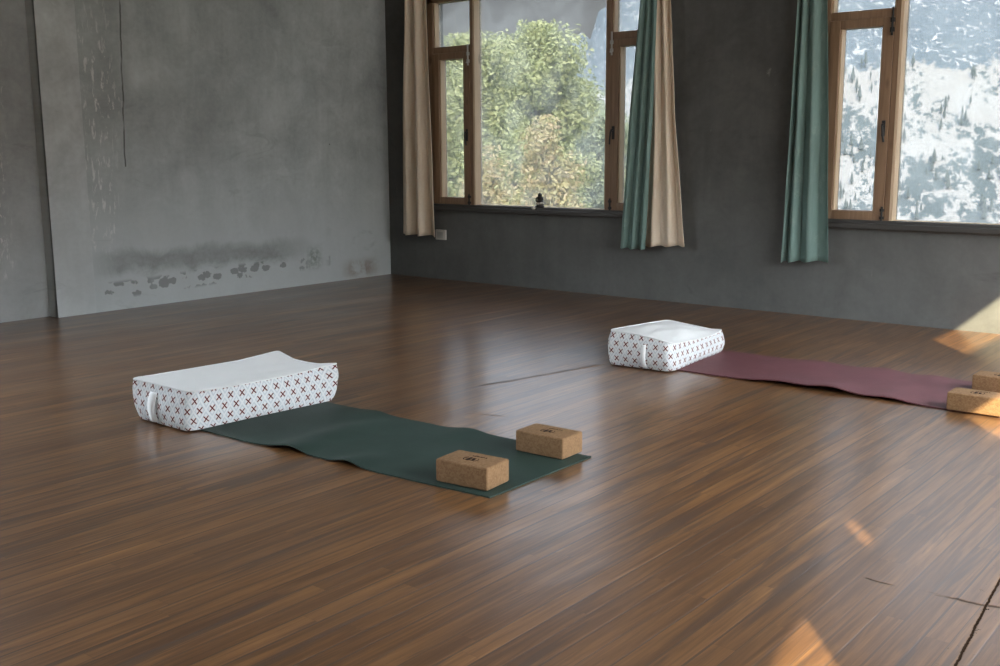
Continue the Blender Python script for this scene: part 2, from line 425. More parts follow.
def wall_with_holes(mb, axis, c0, c1, a0, a1, z0, z1, holes):
    """solid wall slab between a0..a1 (along) with rectangular openings"""
    xs = sorted({a0, a1, *[h[0] for h in holes], *[h[1] for h in holes]}); zs = sorted({z0, z1, *[h[2] for h in holes], *[h[3] for h in holes]})
    def solid(i, j):
        if i < 0 or j < 0 or i >= len(xs) - 1 or j >= len(zs) - 1: return False
        cx, cz = (xs[i] + xs[i + 1]) / 2, (zs[j] + zs[j + 1]) / 2
        return not any(h[0] < cx < h[1] and h[2] < cz < h[3] for h in holes)
    P = (lambda a, c, z: (a, c, z)) if axis == 'x' else (lambda a, c, z: (c, a, z))
    for i in range(len(xs) - 1):
        for j in range(len(zs) - 1):
            if not solid(i, j): continue
            l, r, b, t = xs[i], xs[i + 1], zs[j], zs[j + 1]
            for c in (c0, c1): mb.add([P(l, c, b), P(r, c, b), P(r, c, t), P(l, c, t)], [(0, 1, 2, 3)])
            if not solid(i - 1, j): mb.add([P(l, c0, b), P(l, c1, b), P(l, c1, t), P(l, c0, t)], [(0, 1, 2, 3)])
            if not solid(i + 1, j): mb.add([P(r, c0, b), P(r, c1, b), P(r, c1, t), P(r, c0, t)], [(0, 1, 2, 3)])
            if not solid(i, j - 1): mb.add([P(l, c0, b), P(l, c1, b), P(r, c1, b), P(r, c0, b)], [(0, 1, 2, 3)])
            if not solid(i, j + 1): mb.add([P(l, c0, t), P(l, c1, t), P(r, c1, t), P(r, c0, t)], [(0, 1, 2, 3)])

def weld(o):
    bm = bmesh.new(); bm.from_mesh(o.data); bmesh.ops.remove_doubles(bm, verts=bm.verts, dist=1e-5)
    bmesh.ops.recalc_face_normals(bm, faces=bm.faces); bm.to_mesh(o.data); bm.free(); return o

# ------------------------------------------------------------------ the room shell
fl = MB().box(-L - 0.5, XR + 0.3, YR - 0.3, D + 0.3, -0.15, 0.0).build('floor', M['floor'])
structure(fl, 'brown wood-print floor of narrow strips with an open seam at lower right', 'floor')
ce = MB().box(-L - 0.5, XR + 0.3, YR - 0.3, D + 0.3, ZC, ZC + 0.15).build('ceiling', M['ceil'])
structure(ce, 'pale painted concrete ceiling over the room', 'ceiling')

W1 = dict(x0=-7.06, x1=-4.43, z0=0.715, z1=2.70)
W2 = dict(x0=-3.16, x1=-0.52, z0=0.715, z1=2.70)
mb = MB(); wall_with_holes(mb, 'x', D, D + 0.24, -L - 0.3, XR + 0.05, 0.0, ZC, [(w['x0'], w['x1'], w['z0'], w['z1']) for w in (W1, W2)])
structure(weld(mb.build('wall_back', M['wall_b'])), 'dark grey plaster wall holding both timber windows', 'wall')
mb = MB().box(-L - 0.3, -L, 3.985, D + 0.1, 0.0, ZC)
structure(mb.build('wall_left', M['wall_l']), 'grey weathered plaster wall with chipped patches along its foot', 'wall')
mb = MB(); wall_with_holes(mb, 'y', -L - 0.3, -L - 0.118, YR, 3.985, 0.0, ZC, [(-2.6, -0.3, 1.0, 2.9), (0.0, 2.3, 1.0, 2.9)])  # unseen openings added to let in fill light
structure(weld(mb.build('wall_left_recess', M['wall_rec'])), 'set-back strip of flaking grey plaster wall at far left', 'wall')
mb = MB().box(-L - 0.02, -L + 0.008, 3.985, 4.30, 0.0, ZC, 0.003)
structure(mb.build('trim_1', M['wall_pil']), 'smooth pale grey plaster pilaster beside the set-back wall strip', 'pilaster')

# right and rear walls, out of view; right openings are shaped for the sunlight
mb = MB(); wall_with_holes(mb, 'y', XR, XR + 0.05, YR, D + 0.05, 0.0, ZC,
    [(-2.6, 0.06, 0.67, 1.915), (0.530, 0.665, 1.925, 2.09), (2.15, 4.5, 0.67, 2.175), (4.8, 7.1, 0.67, 2.175), (3.22, 6.9, 2.53, 2.865)])
mb.add([(XR, 0.30, 1.95), (XR, -2.7, 1.36), (XR, -2.7, 1.95), (XR + 0.02, 0.30, 1.95), (XR + 0.02, -2.7, 1.36), (XR + 0.02, -2.7, 1.95)], [(0, 1, 2), (3, 5, 4), (0, 3, 4, 1), (1, 4, 5, 2), (2, 5, 3, 0)])   # added wedge, slants the edge of the sun patch
structure(weld(mb.build('wall_right', M['wall_b'])), 'unseen grey plaster wall with openings shaped for the sunlight', 'wall')
mb = MB(); wall_with_holes(mb, 'x', YR - 0.05, YR, -L - 0.3, XR + 0.05, 0.0, ZC,
    [])
structure(weld(mb.build('wall_rear', M['wall_b'])), 'plain grey plaster wall behind the viewer', 'wall')

# ------------------------------------------------------------------ the two timber windows
YF, YB, YP = D + 0.012, D + 0.115, D + 0.088    # frame front, frame back, glass
def window(name, w, label):
    x0, x1, z0, z1 = w['x0'], w['x1'], w['z0'], w['z1']
    root = empty(name, ((x0 + x1) / 2, D, 0)); structure(root, label, 'window')
    def put(mb, nm, mat, parent=None):
        o = mb.build(nm, mat, root if parent is None else parent)
        # keep world coordinates although the parent sits at the window
        for v in o.data.vertices: v.co -= root.location
        return shade_auto(o, 0.5)
    pl0, pl1 = x0 + 0.585, x0 + 0.535        # fixed light edge, casement edge
    pr0, pr1 = x1 - 0.585, x1 - 0.535
    fr = MB()
    fr.box(x0, x0 + 0.072, YF, YB, z0, z1, 0.004).box(x1 - 0.072, x1, YF, YB, z0, z1, 0.004)
    fr.box(x0, x1, YF, YB, z1 - 0.085, z1, 0.004)
    fr.box(pl1, pl0, YF, YB, z0, z1, 0.004).box(pr0, pr1, YF, YB, z0, z1, 0.004)
    put(fr, 'frame', M['wood'])
    bd = MB()   # glazing beads round the fixed light, pale to paint daylight on the jambs
    bd.box(pl0 - 0.012, pl0 + 0.010, YF - 0.004, YB, z0 + 0.018, z1 - 0.085, 0.002).box(pr0 - 0.010, pr0 + 0.004, YF + 0.01, YB, z0 + 0.018, z1 - 0.085, 0.002)
    bd.box(pl0, pr0, YF + 0.03, YB, z0 + 0.018, z0 + 0.024, 0.002)
    put(bd, 'glazing_bead', M['wood_lit'])
    put(MB().box(pl0 + 0.005, pr0 - 0.005, YP, YP + 0.004, z0 + 0.02, z1 - 0.08), 'pane', M['glass'])
    for a, b, inner in ((x0 + 0.072, pl1, 1), (pr1, x1 - 0.072, -1)):
        put(MB().box(a, b, YF + 0.002, YB, 2.150, 2.207, 0.003), 'transom', M['wood'])
        tb = MB()
        tb.box(a, a + 0.014, YF + 0.02, YB, 2.207, z1 - 0.085, 0.002).box(b - 0.014, b, YF + 0.02, YB, 2.207, z1 - 0.085, 0.002)
        put(tb, 'top_light_bead', M['wood_lit'])
        put(MB().box(a + 0.005, b - 0.005, YP, YP + 0.004, 2.20, z1 - 0.08), 'top_light_pane', M['glass'])
        s = MB(); sw = 0.078
        s.box(a + 0.003, a + sw, YF - 0.008, YB - 0.01, z0 + 0.02, 2.148, 0.005).box(b - sw, b - 0.003, YF - 0.008, YB - 0.01, z0 + 0.02, 2.148, 0.005)
        s.box(a + sw, b - sw, YF - 0.006, YB - 0.01, z0 + 0.02, z0 + 0.085, 0.003).box(a + sw, b - sw, YF - 0.006, YB - 0.01, 2.088, 2.148, 0.003)
        sash = put(s, 'casement_sash', M['wood'])
        cb = MB(); cb.box(a + sw, a + sw + 0.010, YF + 0.01, YB - 0.012, z0 + 0.085, 2.088, 0.002).box(b - sw - 0.010, b - sw, YF + 0.01, YB - 0.012, z0 + 0.085, 2.088, 0.002)
        put(cb, 'casement_bead', M['wood_lit'], sash)
        put(MB().box(a + sw - 0.004, b - sw + 0.004, YP, YP + 0.004, z0 + 0.08, 2.092), 'casement_pane', M['glass'], sash)
        hx = (b - sw * 0.45) if inner > 0 else (a + sw * 0.45)
        h = MB(); h.box(hx - 0.012, hx + 0.012, YF - 0.016, YF - 0.006, 1.33, 1.44, 0.003)
        h.tube([(hx, YF - 0.012, 1.41), (hx, YF - 0.040, 1.41), (hx + inner * 0.004, YF - 0.046, 1.385), (hx + inner * 0.012, YF - 0.046, 1.32), (hx + inner * 0.016, YF - 0.040, 1.29)], 0.0075)
        put(h, 'handle', M['iron'], sash)
        bx = (b - 0.012) if inner > 0 else (a + 0.012)
        bo = MB(); bo.tube([(bx, YF - 0.014, 2.02), (bx, YF - 0.014, 2.21)], 0.008).box(bx - 0.014, bx + 0.014, YF - 0.020, YF, 2.045, 2.075, 0.002).box(bx - 0.014, bx + 0.014, YF - 0.020, YF, 2.11, 2.14, 0.002)
        bo.tube([(bx, YF - 0.014, 2.045), (bx, YF - 0.038, 2.045)], 0.006)
        put(bo, 'barrel_bolt', M['iron'] if name == 'window_2' else M['zinc'], sash)
        bo = MB(); bo.tube([(bx, YF - 0.014, z0 + 0.0), (bx, YF - 0.014, z0 + 0.12)], 0.008).box(bx - 0.014, bx + 0.014, YF - 0.020, YF, z0 + 0.03, z0 + 0.05, 0.002).box(bx - 0.014, bx + 0.014, YF - 0.020, YF, z0 + 0.085, z0 + 0.105, 0.002)
        put(bo, 'bottom_bolt', M['iron'], sash)
    sl = MB().box(x0 - 0.02, x1 + 0.02, D - 0.050, D + 0.02, z0 - 0.040, z0 - 0.002, 0.005).box(x0 + 0.001, x1 - 0.001, D - 0.012, YB + 0.01, z0 - 0.03, z0 + 0.020, 0.004)
    put(sl, 'sill', M['sill'])
    return root
window('window_1', W1, 'three-part timber window looking onto leafy trees, between the beige and teal curtains')
window('window_2', W2, 'timber window looking onto the snowy mountainside, right of the lone teal curtain')

# ------------------------------------------------------------------ curtains
def curtain(label, y0, prof, zb, folds, amp, mat, skew=1.0, phase=0.0, zb2=None):
    """prof: rows (z, x_left, x_right); folds hang between them from ceiling to hem"""
    prof = sorted(prof); NU, NZ = 72, 60; vs, uv, fs = [], [], []
    def edge(z):
        if z <= prof[0][0]: i = 0
        elif z >= prof[-2][0]: i = len(prof) - 2
        else: i = max(k for k in range(len(prof) - 1) if prof[k][0] <= z)
        (za, a0, a1), (zb_, b0, b1) = prof[i], prof[i + 1]; t = (z - za) / (zb_ - za)
        return a0 + (b0 - a0) * t, a1 + (b1 - a1) * t
    for j in range(NZ + 1):
        tz = j / NZ
        for i in range(NU + 1):
            s = i / NU
            zbot = zb + ((zb2 - zb) * s if zb2 is not None else 0.0)
            z = zbot + (ZC - 0.002 - zbot) * tz
            l, r = edge(z)
            ss = s ** skew
            ph = 2 * PI * folds * ss + phase + 0.5 * noise.noise(Vector((s * 3, z * 0.8, phase)))
            k = amp * (0.75 + 0.35 * noise.noise(Vector((s * 2.1 + 5, z * 0.5, phase + 3)))) * (1.1 - 0.35 * tz)
            y = y0 + k * (math.sin(ph) + 0.28 * math.sin(2 * ph + 0.9)) + 0.006 * noise.noise(Vector((s * 6, z * 2.2, 9 + phase)))
            x = l + (r - l) * s + 0.35 * k * math.cos(ph) * math.sin(PI * s) + 0.006 * noise.noise(Vector((z * 1.3, phase, 2 + s)))
            zz = z + (0.006 * math.sin(ph + 1.0) if j == 0 else 0)
            vs.append((x, y, zz)); uv.append((s * (r - l) * 1.9, z))
    for j in range(NZ):
        for i in range(NU):
            a = j * (NU + 1) + i; fs.append((a, a + 1, a + NU + 2, a + NU + 1))
    o = mesh_obj('curtain', vs, fs, mat, smooth=True, uvs=uv)
    md = o.modifiers.new('cloth_thickness', 'SOLIDIFY'); md.thickness = 0.003; md.offset = 0
    return tag(o, label, 'curtain', 'brocade curtains at the two windows')
curtain('beige brocade curtain hanging in the corner, left of the window with the tree view', 7.465,
        [(0.43, -7.349, -6.868), (1.53, -7.33, -6.906), (2.64, -7.27, -6.946)], 0.425, 2.6, 0.055, M['beige'], 0.9, 0.6)
curtain('narrow teal brocade curtain pushed against a beige one, right of the tree-view window', 7.425,
        [(0.43, -4.757, -4.515), (1.48, -4.689, -4.462), (2.42, -4.604, -4.445)], 0.432, 2.6, 0.026, M['teal'], 1.0, 2.3)
curtain('beige brocade curtain flaring at its hem, right beside the narrow teal curtain', 7.485,
        [(0.45, -4.575, -4.160), (1.475, -4.53, -4.275), (2.40, -4.53, -4.345)], 0.452, 2.6, 0.030, M['beige'], 1.1, 1.2, 0.475)
curtain('teal brocade curtain hanging alone, left of the window with the snowy mountain', 7.46,
        [(0.41, -3.338, -2.968), (1.45, -3.314, -3.018), (2.29, -3.292, -3.068)], 0.405, 3.6, 0.036, M['teal'], 0.50, 0.2, 0.428)

# ------------------------------------------------------------------ wall socket, figurine, pebble
so = empty('wall_socket', (-6.895, D, 0.437)); tag(so, 'small white electrical socket low on the dark wall, half behind the corner curtain', 'socket')
b = MB().box(-0.064, 0.064, -0.022, 0.002, -0.050, 0.048, 0.006).build('face_plate', M['white'], so); shade_auto(b)
MB().box(-0.042, 0.042, -0.0245, -0.020, -0.032, 0.030, 0.003).build('insert', M['zinc'], so)

fg = empty('figurine', (-5.722, D + 0.030, 0.7355)); tag(fg, 'tiny dark seated figurine standing on the timber sill against the tree view', 'figurine')
MB().lathe([(0.034, 0.0), (0.041, 0.004), (0.041, 0.014), (0.034, 0.021), (0.026, 0.024)], n=20).build('base', M['dark'], fg, True)
MB().lathe([(0.024, 0.024), (0.038, 0.030), (0.041, 0.036), (0.034, 0.042), (0.024, 0.045)], n=20).build('cushion', M['stone'], fg, True)
t = MB().lathe([(0.030, 0.044), (0.037, 0.050), (0.033, 0.060), (0.023, 0.070), (0.024, 0.082), (0.026, 0.090), (0.020, 0.097), (0.009, 0.101), (0.009, 0.105)], n=18, sy=0.75)
for sgn in (-1, 1): t.tube([(sgn * 0.024, 0, 0.090), (sgn * 0.038, -0.006, 0.074), (sgn * 0.026, -0.022, 0.060), (0.004 * sgn, -0.028, 0.058)], [0.008, 0.0085, 0.007, 0.006])
t.build('body', M['dark'], fg, True)
MB().lathe([(0.006, 0.096), (0.015, 0.099), (0.020, 0.106), (0.0195, 0.115), (0.014, 0.122), (0.008, 0.125), (0.006, 0.129), (0.001, 0.131)], n=16).build('head', M['dark'], fg, True)

bm = bmesh.new(); bmesh.ops.create_icosphere(bm, subdivisions=3, radius=1.0)
for v in bm.verts:
    k = 1 + 0.16 * noise.noise(v.co * 1.7 + Vector((3, 1, 2))); v.co = Vector((v.co.x * 0.022 * k, v.co.y * 0.016 * k, v.co.z * 0.018 * k))
zmin = min(v.co.z for v in bm.verts)
me = bpy.data.meshes.new('pebble'); bm.to_mesh(me); bm.free(); me.materials.append(M['stone'])
for p in me.polygons: p.use_smooth = True
pb = bpy.data.objects.new('pebble', me); C.objects.link(pb); pb.location = (-5.745, D - 0.031, 0.7135 - zmin)
tag(pb, 'pale rounded pebble on the sill at the foot of the tiny figurine', 'stone')

# ------------------------------------------------------------------ yoga mats
def yoga_mat(label, x0, x1, y0, y1, mat, ripples, seed, wob=0.010, skew=(0.0, 0.0)):
    """flat rubber sheet x0..x1 by y0..y1 with lifted ripples (x, y_from, y_to, height, width)"""
    NX, NY, T = 150, 44, 0.0055
    root_c = ((x0 + x1) / 2, (y0 + y1) / 2)
    top, uv = [], []
    for j in range(NY + 1):
        for i in range(NX + 1):
            s, t = i / NX, j / NY
            x = x0 + (x1 - x0) * s; ya, yb = y0 - (x1 - x) * skew[0], y1 - (x1 - x) * skew[1]; y = ya + (yb - ya) * t
            y += wob * (2 * t - 1) * noise.noise(Vector((x * 3.2, seed, t * 0.5))) * 1.6
            z = 0.0
            for rx, ty0, ty1, hgt, wd in ripples:
                f = (t - ty0) / (ty1 - ty0)
                f = max(0.0, min(1.0, f)); f = f * f * (3 - 2 * f)
                z += hgt * f * math.exp(-((x - rx) / wd) ** 2)
            top.append((x - root_c[0], y - root_c[1], z + T + 0.0008))
    n = (NX + 1) * (NY + 1); bot = [(x, y, z - T) for x, y, z in top]; fs = []
    for j in range(NY):
        for i in range(NX):
            a = j * (NX + 1) + i; q = (a, a + 1, a + NX + 2, a + NX + 1); fs.append(q); fs.append(tuple(k + n for k in q[::-1]))
    rim = [i for i in range(NX + 1)] + [j * (NX + 1) + NX for j in range(1, NY + 1)] + [NY * (NX + 1) + i for i in range(NX - 1, -1, -1)] + [j * (NX + 1) for j in range(NY - 1, 0, -1)]
    for a, b in zip(rim, rim[1:] + rim[:1]): fs.append((a, b, b + n, a + n))
    o = mesh_obj('yoga_mat', top + bot, fs, mat, loc=(*root_c, 0)); shade_auto(o, 0.9)
    return tag(o, label, 'yoga mat', 'yoga mats laid out on the floor')
yoga_mat('dark green yoga mat with rippled long edges, under the nearer bolster and two cork blocks', -4.02, -2.335, 2.795, 3.458, M['mat_green'],
         [(-3.42, 1.0, 0.55, 0.016, 0.09), (-3.05, 0.0 + 0.35, -0.05, 0.020, 0.07), (-3.36, 0.3, -0.05, 0.013, 0.06), (-2.98, 0.6, 1.05, 0.016, 0.08), (-3.55, 0.6, 1.05, 0.012, 0.08), ], 1.3, 0.010, (0.055, 0.027))
yoga_mat('maroon yoga mat with lifted edge, under the bolster and cork blocks by the wall', -2.99, -1.10, 5.178, 5.87, M['mat_red'],
         [(-2.10, 0.35, -0.05, 0.012, 0.38), (-2.30, 0.5, -0.1, 0.014, 0.16), (-2.02, 0.5, -0.1, 0.022, 0.10), (-1.72, 0.6, -0.1, 0.014, 0.10), (-2.35, 0.5, 1.05, 0.012, 0.12), (-1.98, 0.5, 1.05, 0.016, 0.10), (-1.70, 0.6, 1.05, 0.010, 0.08)], 4.1)

# ------------------------------------------------------------------ bolsters
def bolster(label, loc, bot, top, rc, bulge, dome, strap, seed, ear=None, edgelift=None):
    """bot/top: four corners (near-left, near-right, far-right, far-left) of base and top seam; rc: corner radii as fractions"""
    root = empty('bolster', loc); tag(root, label, 'bolster', 'printed yoga bolsters on the mats')
    o3 = Vector(loc)
    bot = [Vector(b) - o3 for b in bot]; top = [Vector(t) - o3 for t in top]
    # unit-square outline with rounded corners
    loop = []; NE = 30; sq = [(0, 0), (1, 0), (1, 1), (0, 1)]
    for k in range(4):
        p, q = Vector(sq[k]), Vector(sq[(k + 1) % 4]); r0, r1 = rc[k], rc[(k + 1) % 4]
        prv = Vector(sq[k - 1])
        c = p + (q - p) * r0 + (prv - p) * r0; e0 = p + (prv - p) * r0 - c; a0 = math.atan2(e0.y, e0.x)
        for i in range(6):
            ang = a0 + PI / 2 * i / 6; loop.append(c + Vector((math.cos(ang), math.sin(ang))) * r0)
        a, b2 = p + (q - p) * r0, q + (p - q) * r1
        for i in range(NE): loop.append(a + (b2 - a) * (i / NE))
    def bil(cs, u, v): return cs[0] * (1 - u) * (1 - v) + cs[1] * u * (1 - v) + cs[2] * u * v + cs[3] * (1 - u) * v
    NL, NR = len(loop), 14
    def toprim(u, v):
        p = bil(top, u, v)
        if edgelift: p = p + Vector(edgelift(u, v))
        return p
    rim = [toprim(u, v) for u, v in loop]; base = [bil(bot, u, v) for u, v in loop]
    cen = sum(base, Vector()) / NL
    arc = [0.0]
    for i in range(NL): arc.append(arc[-1] + (base[(i + 1) % NL] - base[i]).length)
    vs, uv, fs = [], [], []
    for k in range(NR + 1):
        t = k / NR
        for i in range(NL + 1):
            ii = i % NL; p = base[ii].lerp(rim[ii], t); out = (base[ii] - cen); out.z = 0; out.normalize()
            b = bulge * math.sin(PI * min(1, t * 1.02)) ** 0.7 - 0.006 * (1 - t) ** 6
            w = 0.010 * noise.noise(Vector((arc[i % NL] * 9, t * 1.8, seed))) + 0.006 * noise.noise(Vector((arc[i % NL] * 22, t * 3.5, seed + 4)))
            p = p + out * (b + w * math.sin(PI * t))
            if k == 0: p.z = 0.0
            vs.append(p); uv.append((arc[i], p.z))
    for k in range(NR):
        for i in range(NL): a = k * (NL + 1) + i; fs.append((a, a + 1, a + NL + 2, a + NL + 1))
    vs_side = vs[:NL]
    mesh_obj('side_band', vs, fs, M['print_'], root, True, uv)
    # top panel
    vs, fs = [], []; NK = 16
    for k in range(NK):
        s = 1 - k / NK
        for u, v in loop:
            uu, vv = 0.5 + (u - 0.5) * s, 0.5 + (v - 0.5) * s
            p = toprim(uu, vv) if k else toprim(u, v)
            if edgelift and k:
                p = bil(top, uu, vv) + Vector(edgelift(u, v)) * s ** 4
            d = 16 * uu * (1 - uu) * vv * (1 - vv)
            p = p + Vector((0, 0, dome(uu, vv) * min(1, 4 * (1 - s)) + 0.014 * min(1, d * 3) * noise.noise(Vector((uu * 5, vv * 4, seed + 8)))))
            vs.append(p)
    vs.append(bil(top, 0.5, 0.5) + Vector((0, 0, dome(0.5, 0.5)))); ci = len(vs) - 1
    for k in range(NK - 1):
        for i in range(NL): fs.append((k * NL + i, k * NL + (i + 1) % NL, (k + 1) * NL + (i + 1) % NL, (k + 1) * NL + i))
    for i in range(NL): fs.append(((NK - 1) * NL + i, (NK - 1) * NL + (i + 1) % NL, ci))
    mesh_obj('top_panel', vs, fs, M['cream'], root, True)
    # seam piping round the top, and the base cloth
    pp = MB(); pts = rim + [rim[0]]; pp.tube(pts, 0.0042, 6); pp.build('piping', M['cream'], root, True)
    k = len(base); mesh_obj('base_panel', [Vector((p.x, p.y, 0.0005)) for p in vs_side] + [Vector((cen.x, cen.y, 0.0005))], [(i, (i + 1) % k, k) for i in range(k)], M['cream'], root)
    # carrying strap sewn flat to the near end
    u0, wd = strap; sv, sf = [], []
    for j in range(11):
        t = j / 10
        for e in (-1, 1):
            u = u0 + e * wd
            b0, b1 = bil(bot, u, 0), toprim(u, 0); p = b0.lerp(b1, 0.06 + 0.74 * t)
            p = p + Vector((0.0, -(bulge * math.sin(PI * t) ** 0.7 + 0.012 + 0.004 * math.sin(PI * t)), 0))
            sv += [p, p + Vector((0, 0.012, 0))]
    for j in range(10):
        a = j * 4; sf += [(a, a + 2, a + 6, a + 4), (a + 1, a + 5, a + 7, a + 3), (a, a + 4, a + 5, a + 1), (a + 2, a + 3, a + 7, a + 6)]
    sf += [(0, 1, 3, 2), (40, 42, 43, 41)]
    mesh_obj('strap', sv, sf, M['cream'], root, True)
    return root
Z0 = 0.0075
def lift1(u, v):
    z = 0.0; ox = oy = 0.0
    d = math.hypot(1 - u, 1 - v); z += 0.008 * max(0, 1 - d / 0.2); ox += 0.030 * max(0, 1 - d / 0.10); oy += 0.026 * max(0, 1 - d / 0.10)
    d = math.hypot(u, (1 - v)); z += 0.018 * max(0, 1 - d / 0.3)
    d = math.hypot(u, v); ox -= 0.010 * max(0, 1 - d / 0.12); oy -= 0.012 * max(0, 1 - d / 0.12)
    if u > 0.9: z -= 0.010 * math.sin(PI * min(1, max(0, v))) 
    if v > 0.97: z -= 0.012 * math.sin(PI * u)
    return (ox, oy, z)
bolster('longer white bolster with red-cross print, end of the green mat', (-4.14, 3.05, Z0),
        [(-4.368, 2.640, Z0), (-3.962, 2.640, Z0), (-3.905, 3.460, Z0), (-4.345, 3.465, Z0)],
        [(-4.380, 2.640, 0.197), (-3.975, 2.670, 0.184), (-3.915, 3.455, 0.188), (-4.332, 3.460, 0.192)],
        [0.06, 0.07, 0.03, 0.03], 0.016, lambda u, v: -0.012 * math.sin(PI * u) * math.sin(PI * v) + 0.012 * math.exp(-((u - 0.1) / 0.2) ** 2) * math.sin(PI * v),
        (0.40, 0.055), 2.0, edgelift=lift1)
def lift2(u, v):
    z = 0.012 * math.sin(PI * u) if v < 0.02 else 0.0
    if u > 0.97: z -= 0.008 * math.sin(PI * v)
    d = math.hypot(1 - u, 1 - v); z += 0.012 * max(0, 1 - d / 0.2)
    return (0, 0, z)
bolster('shorter rounded white bolster with red-cross print, end of the maroon mat', (-3.10, 5.45, Z0),
        [(-3.335, 5.065, Z0), (-2.905, 5.085, Z0), (-2.965, 5.830, Z0), (-3.345, 5.830, Z0)],
        [(-3.335, 5.075, 0.205), (-2.915, 5.10, 0.168), (-2.975, 5.835, 0.130), (-3.36, 5.82, 0.168)],
        [0.13, 0.10, 0.05, 0.08], 0.022, lambda u, v: 0.036 * math.sin(PI * u) ** 0.8 * math.sin(PI * min(1, v * 1.1 + 0.02)) ** 0.8,
        (0.62, 0.03), 6.0, edgelift=lift2)

# ------------------------------------------------------------------ cork blocks
def cork_block(label, nl, rz, size=(0.238, 0.152, 0.089), z=0.0068):
    sx, sy, sz = size; c, s = math.cos(rz), math.sin(rz)
    root = empty('cork_block', (nl[0] + c * sx / 2 - s * sy / 2, nl[1] + s * sx / 2 + c * sy / 2, z), rz)
    tag(root, label, 'yoga block', 'cork yoga blocks on the mats')
    o = MB().box(-sx / 2, sx / 2, -sy / 2, sy / 2, 0, sz, 0.010).build('block', M['cork'], root); shade_auto(o, 0.5)
    # stamped emblem: two leaning strokes inside a broken ring, with a line of small lettering above
    lg = MB(); zt = sz + 0.0006; ht = 0.0010
    def stroke(x0, y0, x1, y1, w):
        d = Vector((x1 - x0, y1 - y0)).normalized(); n = Vector((-d.y, d.x)) * w / 2
        q = [(x0 + n.x, y0 + n.y), (x0 - n.x, y0 - n.y), (x1 - n.x, y1 - n.y), (x1 + n.x, y1 + n.y)]
        lg.add([(a, b, zt - ht) for a, b in q] + [(a, b, zt) for a, b in q], [(0, 1, 2, 3), (4, 7, 6, 5), (0, 4, 5, 1), (1, 5, 6, 2), (2, 6, 7, 3), (3, 7, 4, 0)])
    cx, cy = 0.0, -0.008
    stroke(cx - 0.012, cy - 0.018, cx - 0.007, cy + 0.018, 0.0125); stroke(cx + 0.013, cy - 0.014, cx + 0.008, cy + 0.016, 0.0115)
    stroke(cx - 0.006, cy - 0.018, cx + 0.001, cy - 0.006, 0.003); stroke(cx + 0.006, cy - 0.016, cx + 0.000, cy - 0.006, 0.003)
    for sg in (-1, 1):
        pts = [(cx + sg * 0.031 * math.cos(a), cy + 0.026 * math.sin(a)) for a in [(-0.75 + 0.25 * i) for i in range(7)]]
        for p, q in zip(pts, pts[1:]): stroke(*p, *q, 0.0022 if sg > 0 else 0.004)
    x = cx - 0.018; hts = [0.008, 0.006, 0.009, 0.006, 0.008, 0.006, 0.007, 0.009, 0.006, 0.008]
    for i in range(10):
        stroke(x, cy + 0.036, x, cy + 0.036 + hts[i], 0.0028)
        if i % 3 == 0: stroke(x, cy + 0.038, x + 0.0045, cy + 0.038, 0.002)
        if i % 2 == 1: stroke(x, cy + 0.042, x + 0.004, cy + 0.042, 0.002)
        x += 0.0066
    lo = lg.build('stamped_emblem', M['ink'], root)
    lo['label'] = 'dark brown stamped emblem and lettering'
    return root
cork_block('tan cork block near the front edge of the green mat', (-2.614, 2.812), math.radians(5.5))
cork_block('tan cork block at the far corner of the green mat', (-2.630, 3.322), math.radians(2.0))
cork_block('cork block half in sunlight on the maroon mat, front one of its pair', (-1.434, 5.150), math.radians(0.5), (0.246, 0.14, 0.088))
cork_block('shaded cork block on the maroon mat, behind the sunlit one', (-1.452, 5.640), math.radians(-1.0), (0.246, 0.14, 0.088))

# ------------------------------------------------------------------ outside: mountainside, valley, trees
def az(deg, d, z): a = math.radians(deg); return Vector((-d * math.sin(a), d * math.cos(a), z))
def mnt_height(a, t):
    """slope face: t 0 at the valley floor, 1 at the crest; crest sinks towards the west"""
    crest = 19.0 if a < 22 else (19.0 - (a - 22) * 0.99 if a < 34 else (7.1 - (a - 34) * 0.75 if a < 40 else 2.6 - (a - 40) * 0.1))
    return -5.5 + (crest + 5.5) * t
vs, fs = [], []; NA, NT = 170, 90
for j in range(NT + 1):
    for i in range(NA + 1):
        a = -8 + 72 * i / NA; t = j / NT; r = 170 + 150 * t
        p = az(a, r, 0); el = mnt_height(a, t)
        el += t * (0.55 * noise.fractal(Vector((a * 0.28, t * 3.2, 1.0)), 0.9, 2.1, 5) + (0.8 * noise.fractal(Vector((a * 0.5, t * 6, 5.0)), 0.8, 2.0, 5) if t > 0.5 else 0) * (t - 0.3))
        if a > 28: el += t * t * min(1, (a - 28) / 4) * 1.1 * noise.fractal(Vector((a * 1.3, t * 2, 8.0)), 0.8, 2.2, 5)
        p.z = 1.25 + r * math.tan(math.radians(el)); vs.append(p)
for j in range(NT):
    for i in range(NA): k = j * (NA + 1) + i; fs.append((k, k + 1, k + NA + 2, k + NA + 1))
mt = mesh_obj('mountain', vs, fs, M['mountain'], smooth=True); structure(mt, 'snow-covered mountainside with dark scrub and bare blue rock beyond the windows', 'mountain')
vs, fs = [], []; N = 60
for j in range(N + 1):
    for i in range(N + 1):
        x = -160 + 210 * i / N; y = 8.2 + 190 * j / N
        z = -4.2 - 12.0 * min(1, max(0, (y - 30) / 140)) + 0.5 * noise.noise(Vector((x * 0.1, y * 0.1, 0))); vs.append((x, y, z))
for j in range(N):
    for i in range(N): k = j * (N + 1) + i; fs.append((k, k + 1, k + N + 2, k + N + 1))
structure(mesh_obj('ground_valley', vs, fs, M['meadow'], smooth=True), 'dull green valley floor below the windows', 'ground')

